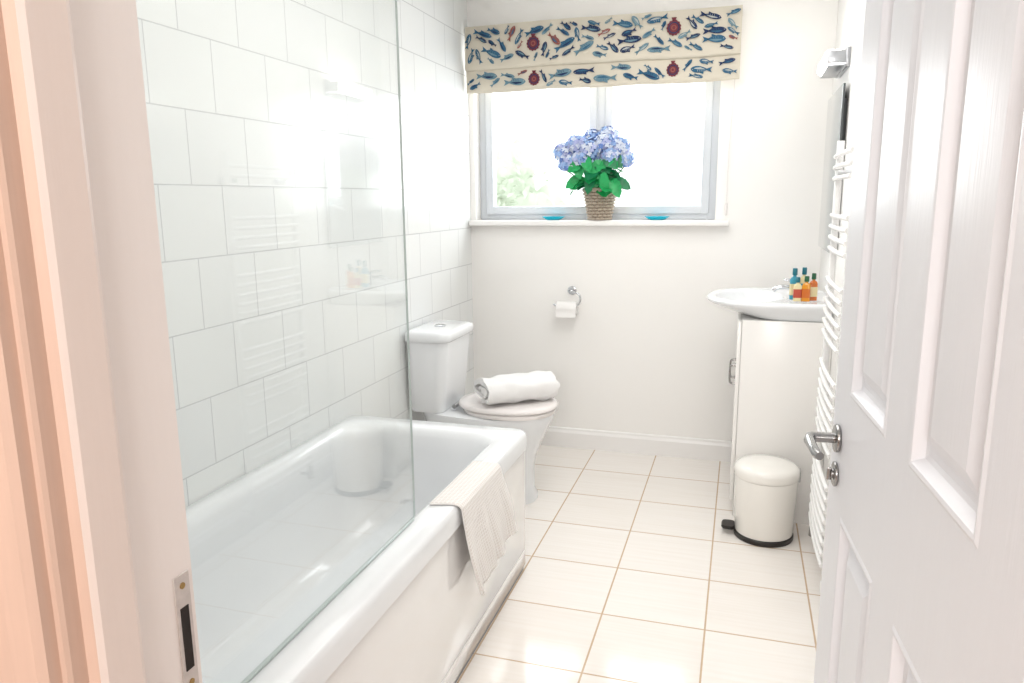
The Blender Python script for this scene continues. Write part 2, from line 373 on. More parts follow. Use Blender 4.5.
# ---------------------------------------------------------------- bath
BX0,BX1,BY0,BY1,BZ=XL+.002,-.715,.70,2.51,.55
R=[rr(BX0,BX1,BY0,BY1,.035,.485),rr(BX0,BX1,BY0,BY1,.035,BZ-.018),rr(BX0+.003,BX1-.004,BY0+.003,BY1-.004,.035,BZ-.006),rr(BX0+.010,BX1-.012,BY0+.01,BY1-.012,.035,BZ)]
ix0,ix1,iy0,iy1=BX0+.052,BX1-.080,BY0+.09,BY1-.080
for ins,dz,r in ((0,-.001,.10),(.008,-.005,.10),(.015,-.014,.10),(.021,-.03,.105),(.028,-.08,.11),(.040,-.18,.12),(.058,-.28,.13),(.075,-.34,.14),(.105,-.372,.13),(.15,-.385,.09)):
    R.append(rr(ix0+ins,ix1-ins,iy0+ins*1.3,iy1-ins*1.5,r,BZ+dz))
b=B(); b.loft(R,cb=False,ct=True); tub=b.obj('tub','acrylic',angle=60)
b=B()
b.box(BX1-.026,BX1-.012,BY0+.01,BY1-.01,.018,.49,.004); b.box(BX0+.01,BX1-.02,BY1-.024,BY1-.010,.018,.49,.004)
b.box(BX1-.0125,BX1-.0085,BY0+.03,BY1-.03,.06,.085,.0015)
pn=b.obj('bath_panel','panel')
b=B(); b.box(BX1-.030,BX1-.018,BY0+.02,BY1-.02,0,.025); b.box(BX0+.02,BX1-.03,BY1-.032,BY1-.020,0,.025); pl=b.obj('plinth','plinth')
b=B(); b.lathe([(.028,0),(.028,.003),(.02,.005),(.0,.005)],c=(-1.09,2.1,BZ-.385),n=24,ct=False); dr=b.obj('waste_fitting','chrome')
thing('bathtub',(-1.09,1.6,0),[tub,pn,pl,dr],'white acrylic built-in bathtub with glossy side panel against tiled wall','bathtub')
GX=-.795
gy0,gy1,gz0,gz1=.635,1.68,BZ+.006,2.12
pts=[(gy0,gz0),(gy1-.01,gz0)]+[(gy1-.01+.01*math.sin(a),gz0+.01-.01*math.cos(a)) for a in (pi/4,pi/2)]
for i in range(9):
    a=pi/2*i/8; pts.append((gy1-.1+.1*math.cos(a),gz1-.1+.1*math.sin(a)))
pts.append((gy0,gz1)); n=len(pts)
b=B(); b.v=[Vector((GX-.003,p[0],p[1])) for p in pts]+[Vector((GX+.003,p[0],p[1])) for p in pts]
b.f=[list(range(n)),[i+n for i in range(n)][::-1]]; b.m=[0,0]
for i in range(n): b.f.append([i,(i+1)%n,(i+1)%n+n,i+n]); b.m.append(1)
sg=b.obj('glass_panel',['glass','gedge'],flat=True)
b=B(); b.box(GX-.014,GX+.014,.603,.637,BZ+.004,2.12,.002); sc=b.obj('wall_channel','chrome')
b=B(); b.box(GX-.004,GX+.004,.637,1.67,BZ,BZ+.0062,.001); ss=b.obj('bottom_seal','gedge')
thing('bath_screen',(GX,1.1,BZ),[sg,sc,ss],'clear frameless glass bath screen standing on the bathtub rim','shower screen')

# ---------------------------------------------------------------- toilet (faces +x)
TY=3.15; KZ=1.045
def tr(x0,x1,ry,z,p=2.3): return se((x0+x1)/2,TY,(x1-x0)/2,ry,z*KZ,p)
b=B(); b.loft([tr(-1.40,-.86,.128,0,2.6),tr(-1.40,-.86,.130,.02,2.6),tr(-1.395,-.875,.118,.05,2.6),tr(-1.39,-.875,.112,.14,2.6),tr(-1.39,-.865,.120,.21,2.5),tr(-1.39,-.83,.145,.29,2.4),tr(-1.40,-.80,.168,.35,2.4),tr(-1.41,-.783,.178,.385,2.4),tr(-1.41,-.783,.178,.402,2.4),tr(-1.40,-.79,.17,.405,2.4)])
bowl=b.obj('bowl','ceramic',angle=50)
def cr(x0,x1,hy,z,r=.035): return rr(x0,x1,TY-hy,TY+hy,r,z*KZ)
b=B(); b.loft([cr(-1.425,-1.265,.150,.406,.04),cr(-1.43,-1.258,.158,.42,.045),cr(-1.432,-1.244,.168,.56,.045),cr(-1.432,-1.228,.174,.725,.045)])
cis=b.obj('cistern','ceramic',angle=50)
b=B(); b.loft([cr(-1.436,-1.222,.180,.722,.045),cr(-1.438,-1.214,.187,.730,.05),cr(-1.438,-1.214,.187,.752,.05),cr(-1.434,-1.219,.182,.762,.05),cr(-1.42,-1.235,.165,.767,.05)])
cl=b.obj('cistern_lid','ceramic',angle=50)
b=B(); b.lathe([(.026,0),(.026,.004),(.022,.006),(0.001,.006)],c=(-1.325,TY,.767*KZ),n=28); fb=b.obj('flush_button','chrome')
b=B(); b.loft([tr(-1.20,-.775,.180,.407,2.2),tr(-1.205,-.772,.183,.412,2.2),tr(-1.205,-.772,.183,.422,2.2),tr(-1.20,-.777,.178,.426,2.2)]); st=b.obj('seat','plastic',angle=50)
b=B(); b.loft([tr(-1.222,-.770,.182,.429,2.2),tr(-1.227,-.764,.186,.433,2.2),tr(-1.227,-.764,.186,.440,2.2),tr(-1.22,-.774,.180,.449,2.2),tr(-1.18,-.80,.15,.453,2.2)]); ld=b.obj('seat_lid','plastic',angle=50)
his=[]
for s_ in (-.08,.08):
    b=B(); b.cyl((-1.225,TY+s_-.02,.428*KZ),(-1.225,TY+s_+.02,.428*KZ),.011); his.append(b.obj('seat_hinge','chrome'))
thing('toilet',(-1.1,TY,0),[bowl,cis,(cl,[fb]),st,ld]+his,'white close-coupled ceramic toilet with closed lid and push-button cistern','toilet')
def spiral_towel(name,L,W,H,turns,mat_):
    b=B(); th=H/(2*turns+.3); prof=[]
    N=int(turns*48)
    for i in range(N+1):
        a=2*pi*turns*i/N
        f=.10+.90*i/N
        c,s_=math.cos(a),math.sin(a)
        x=(W/2-H/2*(1-f)*1.0)*(f**.3)*math.copysign(abs(c)**(2/2.3),c); z=H/2*f*math.copysign(abs(s_)**(2/2.4),s_)
        prof.append((x,z))
    t=th*.38
    nrm=[]
    for i,p in enumerate(prof):
        a=Vector(prof[max(0,i-1)]);c=Vector(prof[min(N,i+1)]); d=(c-a); d=d.normalized() if d.length>0 else Vector((1,0)); nrm.append(Vector((d.y,-d.x)))
    o1=[Vector(p)+n_*t for p,n_ in zip(prof,nrm)]; o2=[Vector(p)-n_*t for p,n_ in zip(prof,nrm)][::-1]
    loop=o1+o2; n=len(loop); nl=40
    vs=[];fs=[]
    for k in range(nl+1):
        u=-L/2+L*k/nl
        e=.004*math.sin(k*.7); endr=1-.05*max(0,1-min(k,nl-k)/2)
        for p in loop:
            nz=noise.noise(Vector((p.x*18,p.y*18,u*14)))*.012
            vs.append((u+noise.noise(Vector((p.x*20,p.y*30,k*.01)))*.014,p.x*(1+nz*6)*endr+e*.5,p.y*(1+.05*math.sin(u*11))*endr+nz))
    for k in range(nl):
        for j in range(n):
            j2=(j+1)%n; fs.append([k*n+j,k*n+j2,(k+1)*n+j2,(k+1)*n+j])
    m_=len(o1)
    for k in (0,nl):
        for j in range(m_-1): fs.append([k*n+j,k*n+j+1,k*n+n-2-j,k*n+n-1-j])
    b.add(vs,fs); return b.obj(name,mat_,angle=60)
tw=spiral_towel('folded_towel',.34,.215,.108,1.75,'towel')
tw.data.transform(Matrix.Rotation(math.radians(40),4,'Z')); 
tw.location=(-.955,TY-.01,.453*KZ+.066)
lab(tw,'thick white folded bath towel resting on the closed toilet lid','towel')

# ---------------------------------------------------------------- cloth over rim
dx=BX1+.742
prof=[(-.818,.5535),(-.800,.5545),(-.77,.5545),(-.752,.554),(-.738,.551),(-.730,.538),(-.729,.50),(-.727,.45),(-.725,.40),(-.724,.35),(-.725,.30),(-.726,.26),(-.725,.245)]
prof=[(p[0]+dx,p[1]) for p in prof]
def resamp(P,n):
    P=[Vector((p[0],0,p[1])) for p in P]; Ls=[0]
    for i in range(1,len(P)): Ls.append(Ls[-1]+(P[i]-P[i-1]).length)
    out=[]
    for k in range(n+1):
        s_=Ls[-1]*k/n; i=1
        while i<len(P)-1 and Ls[i]<s_: i+=1
        t=(s_-Ls[i-1])/(Ls[i]-Ls[i-1]); out.append((P[i-1].lerp(P[i],t),s_))
    return out
RP=resamp(prof,46); NV=36; b=B(); vs=[];fs=[];uvs=[]
for j in range(NV+1):
    v=j/NV
    for i,(p,s_) in enumerate(RP):
        u=i/46
        y0=1.77+ .09*u**1.3; y1=2.12+.13*u**1.2
        y=y0+(y1-y0)*v
        drop=max(0,(u-.3)/.7)
        fold=.014*math.sin(v*11+u*1.5)*drop+.006*math.sin(v*25+1)*drop
        z=p.z+drop*(.05*v)
        vs.append((p.x+abs(fold)+.004*drop,y+.007*math.sin(u*7+v*3),z)); uvs.append((s_,.38*v))
W_=47
for j in range(NV):
    for i in range(46): fs.append([j*W_+i,j*W_+i+1,(j+1)*W_+i+1,(j+1)*W_+i])
b.add(vs,fs); ct=b.obj('hand_towel','waffle',angle=80)
uvl=ct.data.uv_layers.new(name='UVMap')
for lp in ct.data.loops: uvl.data[lp.index].uv=uvs[lp.vertex_index]
sd=ct.modifiers.new('solid','SOLIDIFY'); sd.thickness=.005; sd.offset=0
single(ct,(-.725,1.98,.56),'white waffle-weave hand towel draped over the bathtub rim','towel')

# ---------------------------------------------------------------- roman blind
fx0,fx1=-1.432,-.048
b=B(); rr_=random.Random(11)
def sheet(prof):
    nx=60; vs=[];fs=[];n=len(prof)
    for i in range(nx+1):
        x=fx0+(fx1-fx0)*i/nx
        for (y,z) in prof:
            sag=.006*math.sin((x-fx0)/(fx1-fx0)*pi*3)*max(0,(2.2-z)/.3)
            vs.append((x,y+.0015*math.sin(x*9+z*20),z+.002*math.sin(x*5)-abs(sag)))
    for i in range(nx):
        for j in range(n-1): fs.append([i*n+j,i*n+j+1,(i+1)*n+j+1,(i+1)*n+j])
    b.add(vs,fs,0)
sheet([(3.862,2.262),(3.845,2.262),(3.842,2.255),(3.840,2.18),(3.838,2.10),(3.834,2.062),(3.834,2.052),(3.840,2.045),(3.850,2.044),(3.855,2.052),(3.857,2.08),(3.855,2.085),(3.852,2.07),(3.850,2.04),(3.851,2.00),(3.850,1.955),(3.850,1.942),(3.856,1.933),(3.862,1.934),(3.866,1.945),(3.868,2.05)])
def fish(cx,cz,L,a,cm,c2,y0,fat):
    n=14; top=[]
    for i in range(n+1):
        t=i/n; x=.5-t*.78; top.append((x,fat*math.sin(pi*t**.75)**.85+.02*t))
    ca,sa=math.cos(a),math.sin(a)
    def tf(P,y): return [(cx+L*(x*ca-z*sa),y,cz+L*(x*sa+z*ca)) for x,z in P]
    vs=tf(top,y0)+tf([(x,-z*.85) for x,z in top],y0); k=n+1
    b.add(vs,[[i,i+1,k+i+1,k+i] for i in range(n)],cm)
    b.add(tf([(-.24,.035),(-.5,.13),(-.42,0),(-.5,-.13),(-.24,-.03)],y0),[[0,1,2],[0,2,4],[4,2,3]],cm)
    b.add(tf([(.1,fat*.9),(-.12,fat*1.4),(-.12,fat*.7)],y0),[[0,1,2]],cm)
    b.add(tf([(.34,-.01),(.1,.01),(-.2,0),(.05,-fat*.55),(.28,-fat*.35)],y0-.0006),[[0,1,2,3,4]],c2)
    b.add(tf([(.37,.03),(.40,.05),(.43,.03),(.40,.01)],y0-.0008),[[0,1,2,3]],6)
    for s_ in range(4):
        xx=.16-s_*.1; b.add(tf([(xx,.03),(xx+.015,.03),(xx,fat*.75),(xx-.015,fat*.75)],y0-.0008),[[0,1,2,3]],c2)
def urchin(cx,cz,r,y0):
    n=26; vs=[(cx,y0,cz)]
    for i in range(n):
        a=2*pi*i/n; q=r*(1 if i%2 else .88); vs.append((cx+q*math.cos(a),y0,cz+q*math.sin(a)*1.05))
    b.add(vs,[[0,1+i,1+(i+1)%n] for i in range(n)],4)
    for k,(rr2,mi) in enumerate(((.74,1),(.60,4),(.36,5),(.2,4))):
        vs=[(cx,y0-.0005*(k+1),cz)]+[(cx+r*rr2*math.cos(2*pi*i/16),y0-.0005*(k+1),cz+r*rr2*math.sin(2*pi*i/16)) for i in range(16)]
        b.add(vs,[[0,1+i,1+(i+1)%16] for i in range(16)],mi)
    b.add([(cx-r*.2,y0,cz+r*.9),(cx+r*.2,y0,cz+r*.9),(cx+r*.35,y0,cz+r*1.3),(cx-r*.35,y0,cz+r*1.3)],[[0,1,2,3]],4)
def scatter(z0,z1,y0,urs,tries,am1):
    placed=[]
    for u in urs:
        for k in range(8): placed.append((u[0]+u[2]*.8*math.cos(k*pi/4),u[1]+u[2]*.8*math.sin(k*pi/4),.010))
        placed.append((u[0],u[1],u[2]))
    for La,Lb,tr_,am in ((.100,.122,60,.5),(.064,.084,tries,am1),(.044,.058,tries//2,(.3,1.5))):
        for _ in range(tr_):
            L=rr_.uniform(La,Lb); fat=rr_.uniform(.115,.16) if L>.09 else rr_.uniform(.12,.19)
            x=rr_.uniform(fx0+.02,fx1-.02); z=rr_.uniform(z0,z1)
            if isinstance(am,tuple): a=rr_.choice([-1,1])*rr_.uniform(*am)+rr_.choice([0,pi])
            else: a=rr_.uniform(-am,am)+rr_.choice([0,pi])
            ca,sa=math.cos(a),math.sin(a)
            ptsl=[(x+L*t*ca,z+L*t*sa,L*w) for t,w in ((.42,.07),(.2,fat),(0,fat),(-.25,.08),(-.45,.12))]
            if any(p[0]-.006<fx0 or p[0]+.006>fx1 or p[1]-p[2]<z0 or p[1]+p[2]>z1 for p in ptsl): continue
            if any((p[0]-q[0])**2+(p[1]-q[1])**2<(p[2]+q[2]+.0045)**2 for p in ptsl for q in placed): continue
            placed+=ptsl
            c=rr_.choice([1,1,2,2,2,3,3]); 
            if rr_.random()<.08: c=5
            fish(x,z,L,a,c,rr_.choice([3,6,3,2]) if c==1 else rr_.choice([6,3,1]) if c==2 else rr_.choice([2,6,1]),y0,fat)
ys=3.8325; ur=[(-1.06,2.155,.036),(-.36,2.18,.036)]
for u in ur: urchin(u[0],u[1],u[2],ys)
scatter(2.064,2.256,ys,ur,5000,(.2,1.35))
ys2=3.8460; ur2=[(-1.06,1.985,.032),(-.36,1.99,.032)]
for u in ur2: urchin(u[0],u[1],u[2],ys2)
scatter(1.942,2.036,ys2,ur2,2600,(.1,1.1))
fb_=b.obj('blind_fabric',['fabric','navy','teal','sky','red','rust','pale'],angle=60,recalc=False)
b=B(); b.box(fx0,fx1,3.869,3.918,2.225,2.262,.002); hr=b.obj('head_rail','lining')
b=B(); b.tube([(-.062,3.895,2.23),(-.070,3.896,1.9),(-.082,3.900,1.6),(-.084,3.905,1.30)],.0016,n=6); b.box(-.090,-.078,3.903,3.919,1.29,1.35,.003); cd=b.obj('pull_cord','plastic')
thing('roman_blind',(-.74,3.9,1.945),[fb_,hr,cd],'cream roman blind printed with blue fish and red urchins, partly raised','blind')

# ---------------------------------------------------------------- flower basket
FX,FY,FZ=-.722,3.915,WZ0+.022
b=B(); ns=16; rows=10; Hb=.155
def rad(z): return .052+.030*(z/Hb)
for k in range(rows):
    z=.008+k*(Hb-.012)/(rows-1); 
    path=[]
    for i in range(ns*5):
        a=2*pi*i/(ns*5); r=rad(z)+.0065*math.cos(ns*a+ (pi if k%2 else 0)); path.append((FX+r*math.cos(a),FY+r*math.sin(a),FZ+z))
    b.tube(path,.0072,n=6,closed=True,mi=0)
for i in range(ns*2):
    a=pi*i/ns; b.tube([(FX+rad(0)*math.cos(a),FY+rad(0)*math.sin(a),FZ+.004),(FX+rad(Hb)*math.cos(a),FY+rad(Hb)*math.sin(a),FZ+Hb)],.0034,n=5,mi=1)
for s_ in (0,1):
    path=[]
    for i in range(96):
        a=2*pi*i/96; ph=12*a+s_*pi; path.append((FX+(rad(Hb)+.002+.005*math.cos(ph))*math.cos(a),FY+(rad(Hb)+.002+.005*math.cos(ph))*math.sin(a),FZ+Hb+.002+.005*math.sin(ph)))
    b.tube(path,.006,n=6,closed=True)
b.lathe([(.001,.002),(.052,.002),(.052,.008),(.001,.008)],c=(FX,FY,FZ),n=30,mi=1)
b.lathe([(.001,Hb-.03),(.070,Hb-.03)],c=(FX,FY,FZ),n=30,mi=1,cb=False,ct=False)
bk=b.obj('basket',['wick','wick2'],angle=70)
heads=[(-.190,-.02,.375,.052),(-.145,-.03,.320,.054),(-.120,-.02,.410,.058),(-.045,-.045,.385,.062),(.030,-.03,.410,.060),(.100,-.01,.395,.057),(.128,.0,.335,.048),(-.045,.03,.440,.057),(.035,.03,.455,.054),(-.185,.02,.320,.042),(.060,-.05,.350,.048),(-.085,-.06,.340,.048)]
hobs=[]
rf=random.Random(5)
for (hx,hy,hz_,hr_) in heads:
    b=B(); C=Vector((FX+hx,FY+hy-.01,FZ+hz_-.03)); n=84
    b.lathe([(.001,-hr_*.78),(hr_*.6,-hr_*.5),(hr_*.8,0),(hr_*.6,hr_*.5),(.001,hr_*.78)],c=C,n=12,mi=3)
    for i in range(n):
        zz=1-2*(i+.5)/n; ph=i*2.39996; q=math.sqrt(1-zz*zz); d=Vector((q*math.cos(ph),q*math.sin(ph),zz*.9)).normalized()
        if d.z<-.6: continue
        c=C+d*hr_*rf.uniform(.86,1.0)
        d2=(d+Vector((rf.uniform(-.3,.3),rf.uniform(-.3,.3),rf.uniform(-.3,.3)))).normalized()
        X=Matrix.Translation(c)@d2.to_track_quat('Z','Y').to_matrix().to_4x4()@Matrix.Rotation(rf.uniform(0,1.57),4,'Z')
        s_=rf.uniform(.0115,.0145); mi=rf.choices([0,1,2,3],[4,3,4,1])[0]
        for k in range(4):
            a=k*pi/2; Rk=X@Matrix.Rotation(a,4,'Z')
            b.add([(0,0,0),(s_*.5,-s_*.48,.001),(s_*1.0,-s_*.36,.002),(s_*1.15,0,.002),(s_*1.0,s_*.36,.002),(s_*.5,s_*.48,.001)],[[0,1,2,3,4,5]],mi,Rk)
        b.add([(s_*.12,0,.0015),(0,s_*.12,.0015),(-s_*.12,0,.0015),(0,-s_*.12,.0015)],[[0,1,2,3]],2,X)
    hobs.append(b.obj('flower_head',['pet1','pet2','pet3','pet4'],flat=True,recalc=False))
b=B()
for (hx,hy,hz_,hr_) in heads:
    b.tube([(FX+hx*.2,FY+hy*.2,FZ+Hb-.05),(FX+hx*.5,FY+hy*.4,FZ+.2),(FX+hx,FY+hy-.01,FZ+hz_-.06)],.0035,n=6)
sm=b.obj('stem','stem')
lobs=[]
lf=random.Random(9)
def leafobj(X,Ln,Wd,k3):
    b=B(); n=9; vs=[];fs=[]
    for k in range(n+1):
        t=k/n; w=Wd*math.sin(pi*min(1,t*.92+.04))**.8*(1-.25*t)+(.003 if k%2 else 0); zz=-.35*Ln*t*t
        if k==n: w=.001
        for s_ in (-1,-.5,0,.5,1): vs.append((t*Ln,s_*w,zz+.18*abs(s_)*w+.003*math.sin(k*2.3+s_)))
    for k in range(n):
        for j in range(4): fs.append([k*5+j,k*5+j+1,(k+1)*5+j+1,(k+1)*5+j])
    b.add(vs,fs,0,X); lobs.append(b.obj('leaf','leaf' if k3 else 'leaf2',angle=70,recalc=False))
for i in range(24):
    a=2*pi*i/24*1.0+lf.uniform(-.2,.2); Ln=lf.uniform(.10,.14); Wd=Ln*.36
    r0=lf.uniform(.02,.07); el=lf.uniform(-.5,.5); z0=FZ+lf.uniform(.17,.28)
    if a%(2*pi)>0.3 and a%(2*pi)<pi-.3: Ln*=.55;Wd*=.7; r0*=.4
    leafobj(Matrix.Translation((FX+r0*math.cos(a)-.01,FY+r0*math.sin(a)*.6,z0))@Matrix.Rotation(a,4,'Z')@Matrix.Rotation(-el,4,'Y')@Matrix.Rotation(lf.uniform(-.4,.4),4,'X'),Ln,Wd,i%3)
for i in range(26):
    x=lf.uniform(-.15,.12); z=lf.uniform(.20,.35)
    ang_=lf.uniform(-2.6,-.5)
    dirx=Vector((math.cos(ang_)*.9,-.35,math.sin(ang_)*.6)).normalized()
    nrm_=Vector((lf.uniform(-.3,.3),-1,.35)); nrm_=(nrm_-dirx*nrm_.dot(dirx)).normalized(); yv=nrm_.cross(dirx)
    Mx=Matrix((dirx,yv,nrm_)).transposed().to_4x4()
    leafobj(Matrix.Translation((FX+x*.8,FY-.060+lf.uniform(-.035,.02),FZ+z))@Mx,lf.uniform(.08,.11),lf.uniform(.028,.036),i%3)
thing('flower_basket',(FX,FY,FZ),[bk,sm]+hobs+lobs,'wicker basket of blue and lilac hydrangeas on the window sill','flower basket')
for i,x in enumerate((-.975,-.425)):
    b=B(); n=40; rings=[]
    for r,z in ((.030,0),(.042,.004),(.060,.016),(.062,.019),(.059,.019),(.042,.009),(.02,.006),(.001,.006)):
        rings.append([(x+r*math.cos(2*pi*j/n)*(1+.04*math.cos(20*pi*j/n)),YB+r*.75*math.sin(2*pi*j/n),FZ+z) for j in range(n)])
    b.loft(rings); o=b.obj('glass_dish','turq'); single(o,(x,YB,FZ),'small shallow turquoise glass dish on the window sill','dish','dishes on the window sill')
# ---------------------------------------------------------------- toilet roll holder
hx_,hz_=-.868,.890
b=B(); b.cyl((hx_,YB,hz_),(hx_,YB-.010,hz_),.024,bev=.003); b.cyl((hx_,YB-.008,hz_),(hx_,YB-.03,hz_),.010)
pp=[(hx_,YB-.028,hz_),(hx_,YB-.045,hz_),(hx_+.012,YB-.055,hz_-.002),(hx_+.045,YB-.056,hz_-.008),(hx_+.058,YB-.056,hz_-.03),(hx_+.054,YB-.056,hz_-.062),(hx_+.035,YB-.056,hz_-.078),(hx_-.080,YB-.056,hz_-.078),(hx_-.090,YB-.056,hz_-.070)]
b.tube(smooth(pp,2),.0055,n=10); ho=b.obj('holder_arm','chrome')
thing('toilet_roll_holder',(hx_,YB,hz_),[ho],'chrome wall-mounted toilet roll holder with round plate','toilet roll holder')
b=B(); ry=YB-.056; rz=hz_-.078-.0135
n=40; ring=lambda x,r:[(x,ry+r*math.cos(2*pi*j/n),rz+r*math.sin(2*pi*j/n)) for j in range(n)]
x0,x1=hx_-.070,hx_+.040
b.loft([ring(x0,.020),ring(x0,.034),ring(x0+.002,.036),ring(x1-.002,.036),ring(x1,.034),ring(x1,.020),ring(x0,.020)],cb=False,ct=False)
vs=[];fs=[]
for k in range(9):
    for x in (x0+.002,x1-.002): vs.append((x,ry-.0365+.002*math.sin(k*.5),rz-.045*k/8))
for k in range(8): fs.append([2*k,2*k+1,2*k+3,2*k+2])
b.add(vs,fs); ro=b.obj('toilet_roll','paper'); single(ro,(hx_-.015,ry,rz),'part-used white toilet paper roll hanging on the chrome holder','toilet roll')

# ---------------------------------------------------------------- vanity cabinet
CX0,CX1,CY0,CY1=.018,XR-.001,3.20,3.70
b=B(); b.box(CX0,CX1,CY0,CY0+.018,0,.875,.002); b.box(CX0,CX1,CY1-.018,CY1,0,.875,.002); b.box(CX0,CX1,CY0+.017,CY1-.017,.07,.088); b.box(CX1-.01,CX1,CY0+.017,CY1-.017,.07,.875); b.box(CX0+.03,CX0+.045,CY0+.017,CY1-.017,0,.07); b.box(CX0,CX1,CY0+.017,CY1-.017,.86,.875)
body=b.obj('body','cab')
def cdoor(y0,y1,hy):
    b=B(); b.box(CX0-.018,CX0-.001,y0,y1,.075,.868,.003); d=b.obj('door','cab')
    b=B(); x=CX0-.018
    b.tube(smooth([(x,hy,.555),(x-.016,hy,.555),(x-.024,hy,.562),(x-.024,hy,.632),(x-.016,hy,.64),(x,hy,.64)],2),.0045,n=10)
    b.cyl((x,hy,.555),(x-.004,hy,.555),.008,n=16); b.cyl((x,hy,.64),(x-.004,hy,.64),.008,n=16)
    h=b.obj('handle','steel'); return (d,[h])
d1=cdoor(CY0+.001,3.448,3.39); d2=cdoor(3.452,CY1-.001,3.51)
thing('vanity_cabinet',((CX0+CX1)/2,3.45,0),[body,d1,d2],'white freestanding vanity cabinet with chrome bow handles under basin','cabinet')
BCY=3.45
def br(x0,hy,z,x1=XR-.002,hc=BCY,n=64):
    out=[]; L=x1-x0
    for i in range(n):
        a=2*pi*i/n; c=math.cos(a); d=math.sin(a)
        if c<0: x=x1-L*.5-L*.5*abs(c)**(2/2.3)
        else: x=x1-L*.5+L*.5*abs(c)**(2/8)
        yy=hy*math.copysign(abs(d)**(2/(2.3 if c<0 else 5)),d)
        out.append((x,hc+yy,z))
    return out
Z0=.876
b=B(); b.loft([br(.028,.237,Z0),br(.010,.243,Z0+.006),br(-.035,.250,Z0+.018),br(-.085,.262,Z0+.034),br(-.120,.273,Z0+.048),br(-.137,.28,Z0+.058),br(-.139,.281,Z0+.066),br(-.134,.277,Z0+.073),br(-.124,.268,Z0+.076)],cb=True,ct=False)
def bw(cx,rx,ry,z,n=64): return [(cx+rx*math.cos(2*pi*i/n),BCY+ry*math.sin(2*pi*i/n),z) for i in range(n)]
b.loft([br(-.124,.268,Z0+.076),br(-.112,.256,Z0+.0745),bw(.045,.150,.218,Z0+.0725),bw(.045,.143,.211,Z0+.069),bw(.045,.137,.203,Z0+.058),bw(.05,.125,.185,Z0+.034),bw(.06,.095,.14,Z0+.014),bw(.07,.05,.07,Z0+.010)],cb=False,ct=True)
bas=b.obj('basin_bowl','ceramic',angle=50)
b=B(); b.lathe([(.022,0),(.022,.002),(.015,.003),(.001,.002)],c=(.07,BCY,Z0+.0105),n=24); bd=b.obj('basin_waste','chrome')
thing('wash_basin',(.12,BCY,Z0),[bas,bd],'white ceramic wash basin on top of the vanity cabinet','basin')
TZ=Z0+.0745
b=B(); b.lathe([(.026,0),(.026,.006),(.021,.010),(.020,.040),(.022,.045),(.018,.050),(.001,.052)],c=(.255,BCY,TZ),n=28)
b.tube(smooth([(.245,BCY,TZ+.028),(.20,BCY,TZ+.040),(.16,BCY,TZ+.038),(.142,BCY,TZ+.022)],2),.010,n=12)
tb=b.obj('tap_body','chrome')
b=B(); b.tube([(.255,BCY,TZ+.050),(.248,BCY,TZ+.062),(.215,BCY,TZ+.070),(.185,BCY,TZ+.072)],[.012,.009,.007,.006],n=12); tl=b.obj('lever','chrome')
thing('basin_tap',(.255,BCY,TZ),[tb,tl],'chrome mixer tap standing on the wash basin','tap')
def bottle(x,y,h,w,bodym,capm,labm,label,r=0):
    X=Matrix.Translation((x,y,TZ))@Matrix.Rotation(r,4,'Z')
    b=B(); b.loft([rr(-w,w,-w*.7,w*.7,w*.3,0,4),rr(-w,w,-w*.7,w*.7,w*.3,h*.62,4),rr(-w*.8,w*.8,-w*.6,w*.6,w*.3,h*.69,4),rr(-w*.38,w*.38,-w*.38,w*.38,w*.3,h*.74,4),rr(-w*.38,w*.38,-w*.38,w*.38,w*.3,h*.78,4)],X=X)
    o1=b.obj('bottle_body',bodym,angle=50)
    b=B(); b.lathe([(w*.58,h*.78),(w*.6,h*.79),(w*.58,h*.98),(w*.5,h)],n=20,X=X); o2=b.obj('cap',capm)
    b=B(); b.loft([rr(-w-.0006,w+.0006,-w*.7-.0006,w*.7+.0006,w*.3,h*.14,4),rr(-w-.0006,w+.0006,-w*.7-.0006,w*.7+.0006,w*.3,h*.5,4)],cb=False,ct=False,X=X); o3=b.obj('paper_label',labm)
    thing('toiletry_bottle',(x,y,TZ),[o1,o2,o3],label,'bottle','toiletries on the basin')
bottle(.222,3.345,.132,.017,'turqlab','tealcap','label','turquoise toiletry bottle with teal cap and cream label',.2)
bottle(.260,3.355,.135,.016,'label','tealcap','turqlab','tall cream toiletry bottle with teal cap on basin',-.1)
bottle(.232,3.290,.100,.015,'label','tealcap','redlab','small cream toiletry bottle with teal cap and red label',.1)
bottle(.266,3.290,.105,.016,'amber','greencap','amber2','small amber toiletry bottle with green cap on basin',-.3)
bottle(.296,3.325,.114,.015,'amber2','greencap','label','small orange toiletry bottle with cream label on basin',.3)
# ---------------------------------------------------------------- bin
bx,by=.142,3.045
b=B(); b.lathe([(.112,.022),(.114,.026),(.124,.25),(.124,.262)],c=(bx,by,0),n=56); b1=b.obj('body','bin')
b=B(); b.lathe([(.126,.264),(.128,.268),(.128,.292),(.123,.304),(.106,.314),(.07,.321),(.03,.324),(.001,.325)],c=(bx,by,0),n=56); b2=b.obj('lid','bin')
b=B(); b.lathe([(.116,0),(.118,.004),(.118,.018),(.113,.023)],c=(bx,by,0),n=56); b3=b.obj('base_ring','dark')
b=B(); b.loft([rr(bx-.165,bx-.115,by-.034,by+.034,.016,.022),rr(bx-.168,bx-.115,by-.036,by+.036,.016,.028),rr(bx-.165,bx-.115,by-.034,by+.034,.016,.036)]); b4=b.obj('pedal','dark')
b=B(); b.box(bx+.112,bx+.130,by-.02,by+.02,.25,.30,.004); b5=b.obj('lid_hinge','chrome')
thing('pedal_bin',(bx,by,0),[b1,b2,b3,b4,b5],'cream enamel pedal bin with domed lid beside the vanity cabinet','bin')
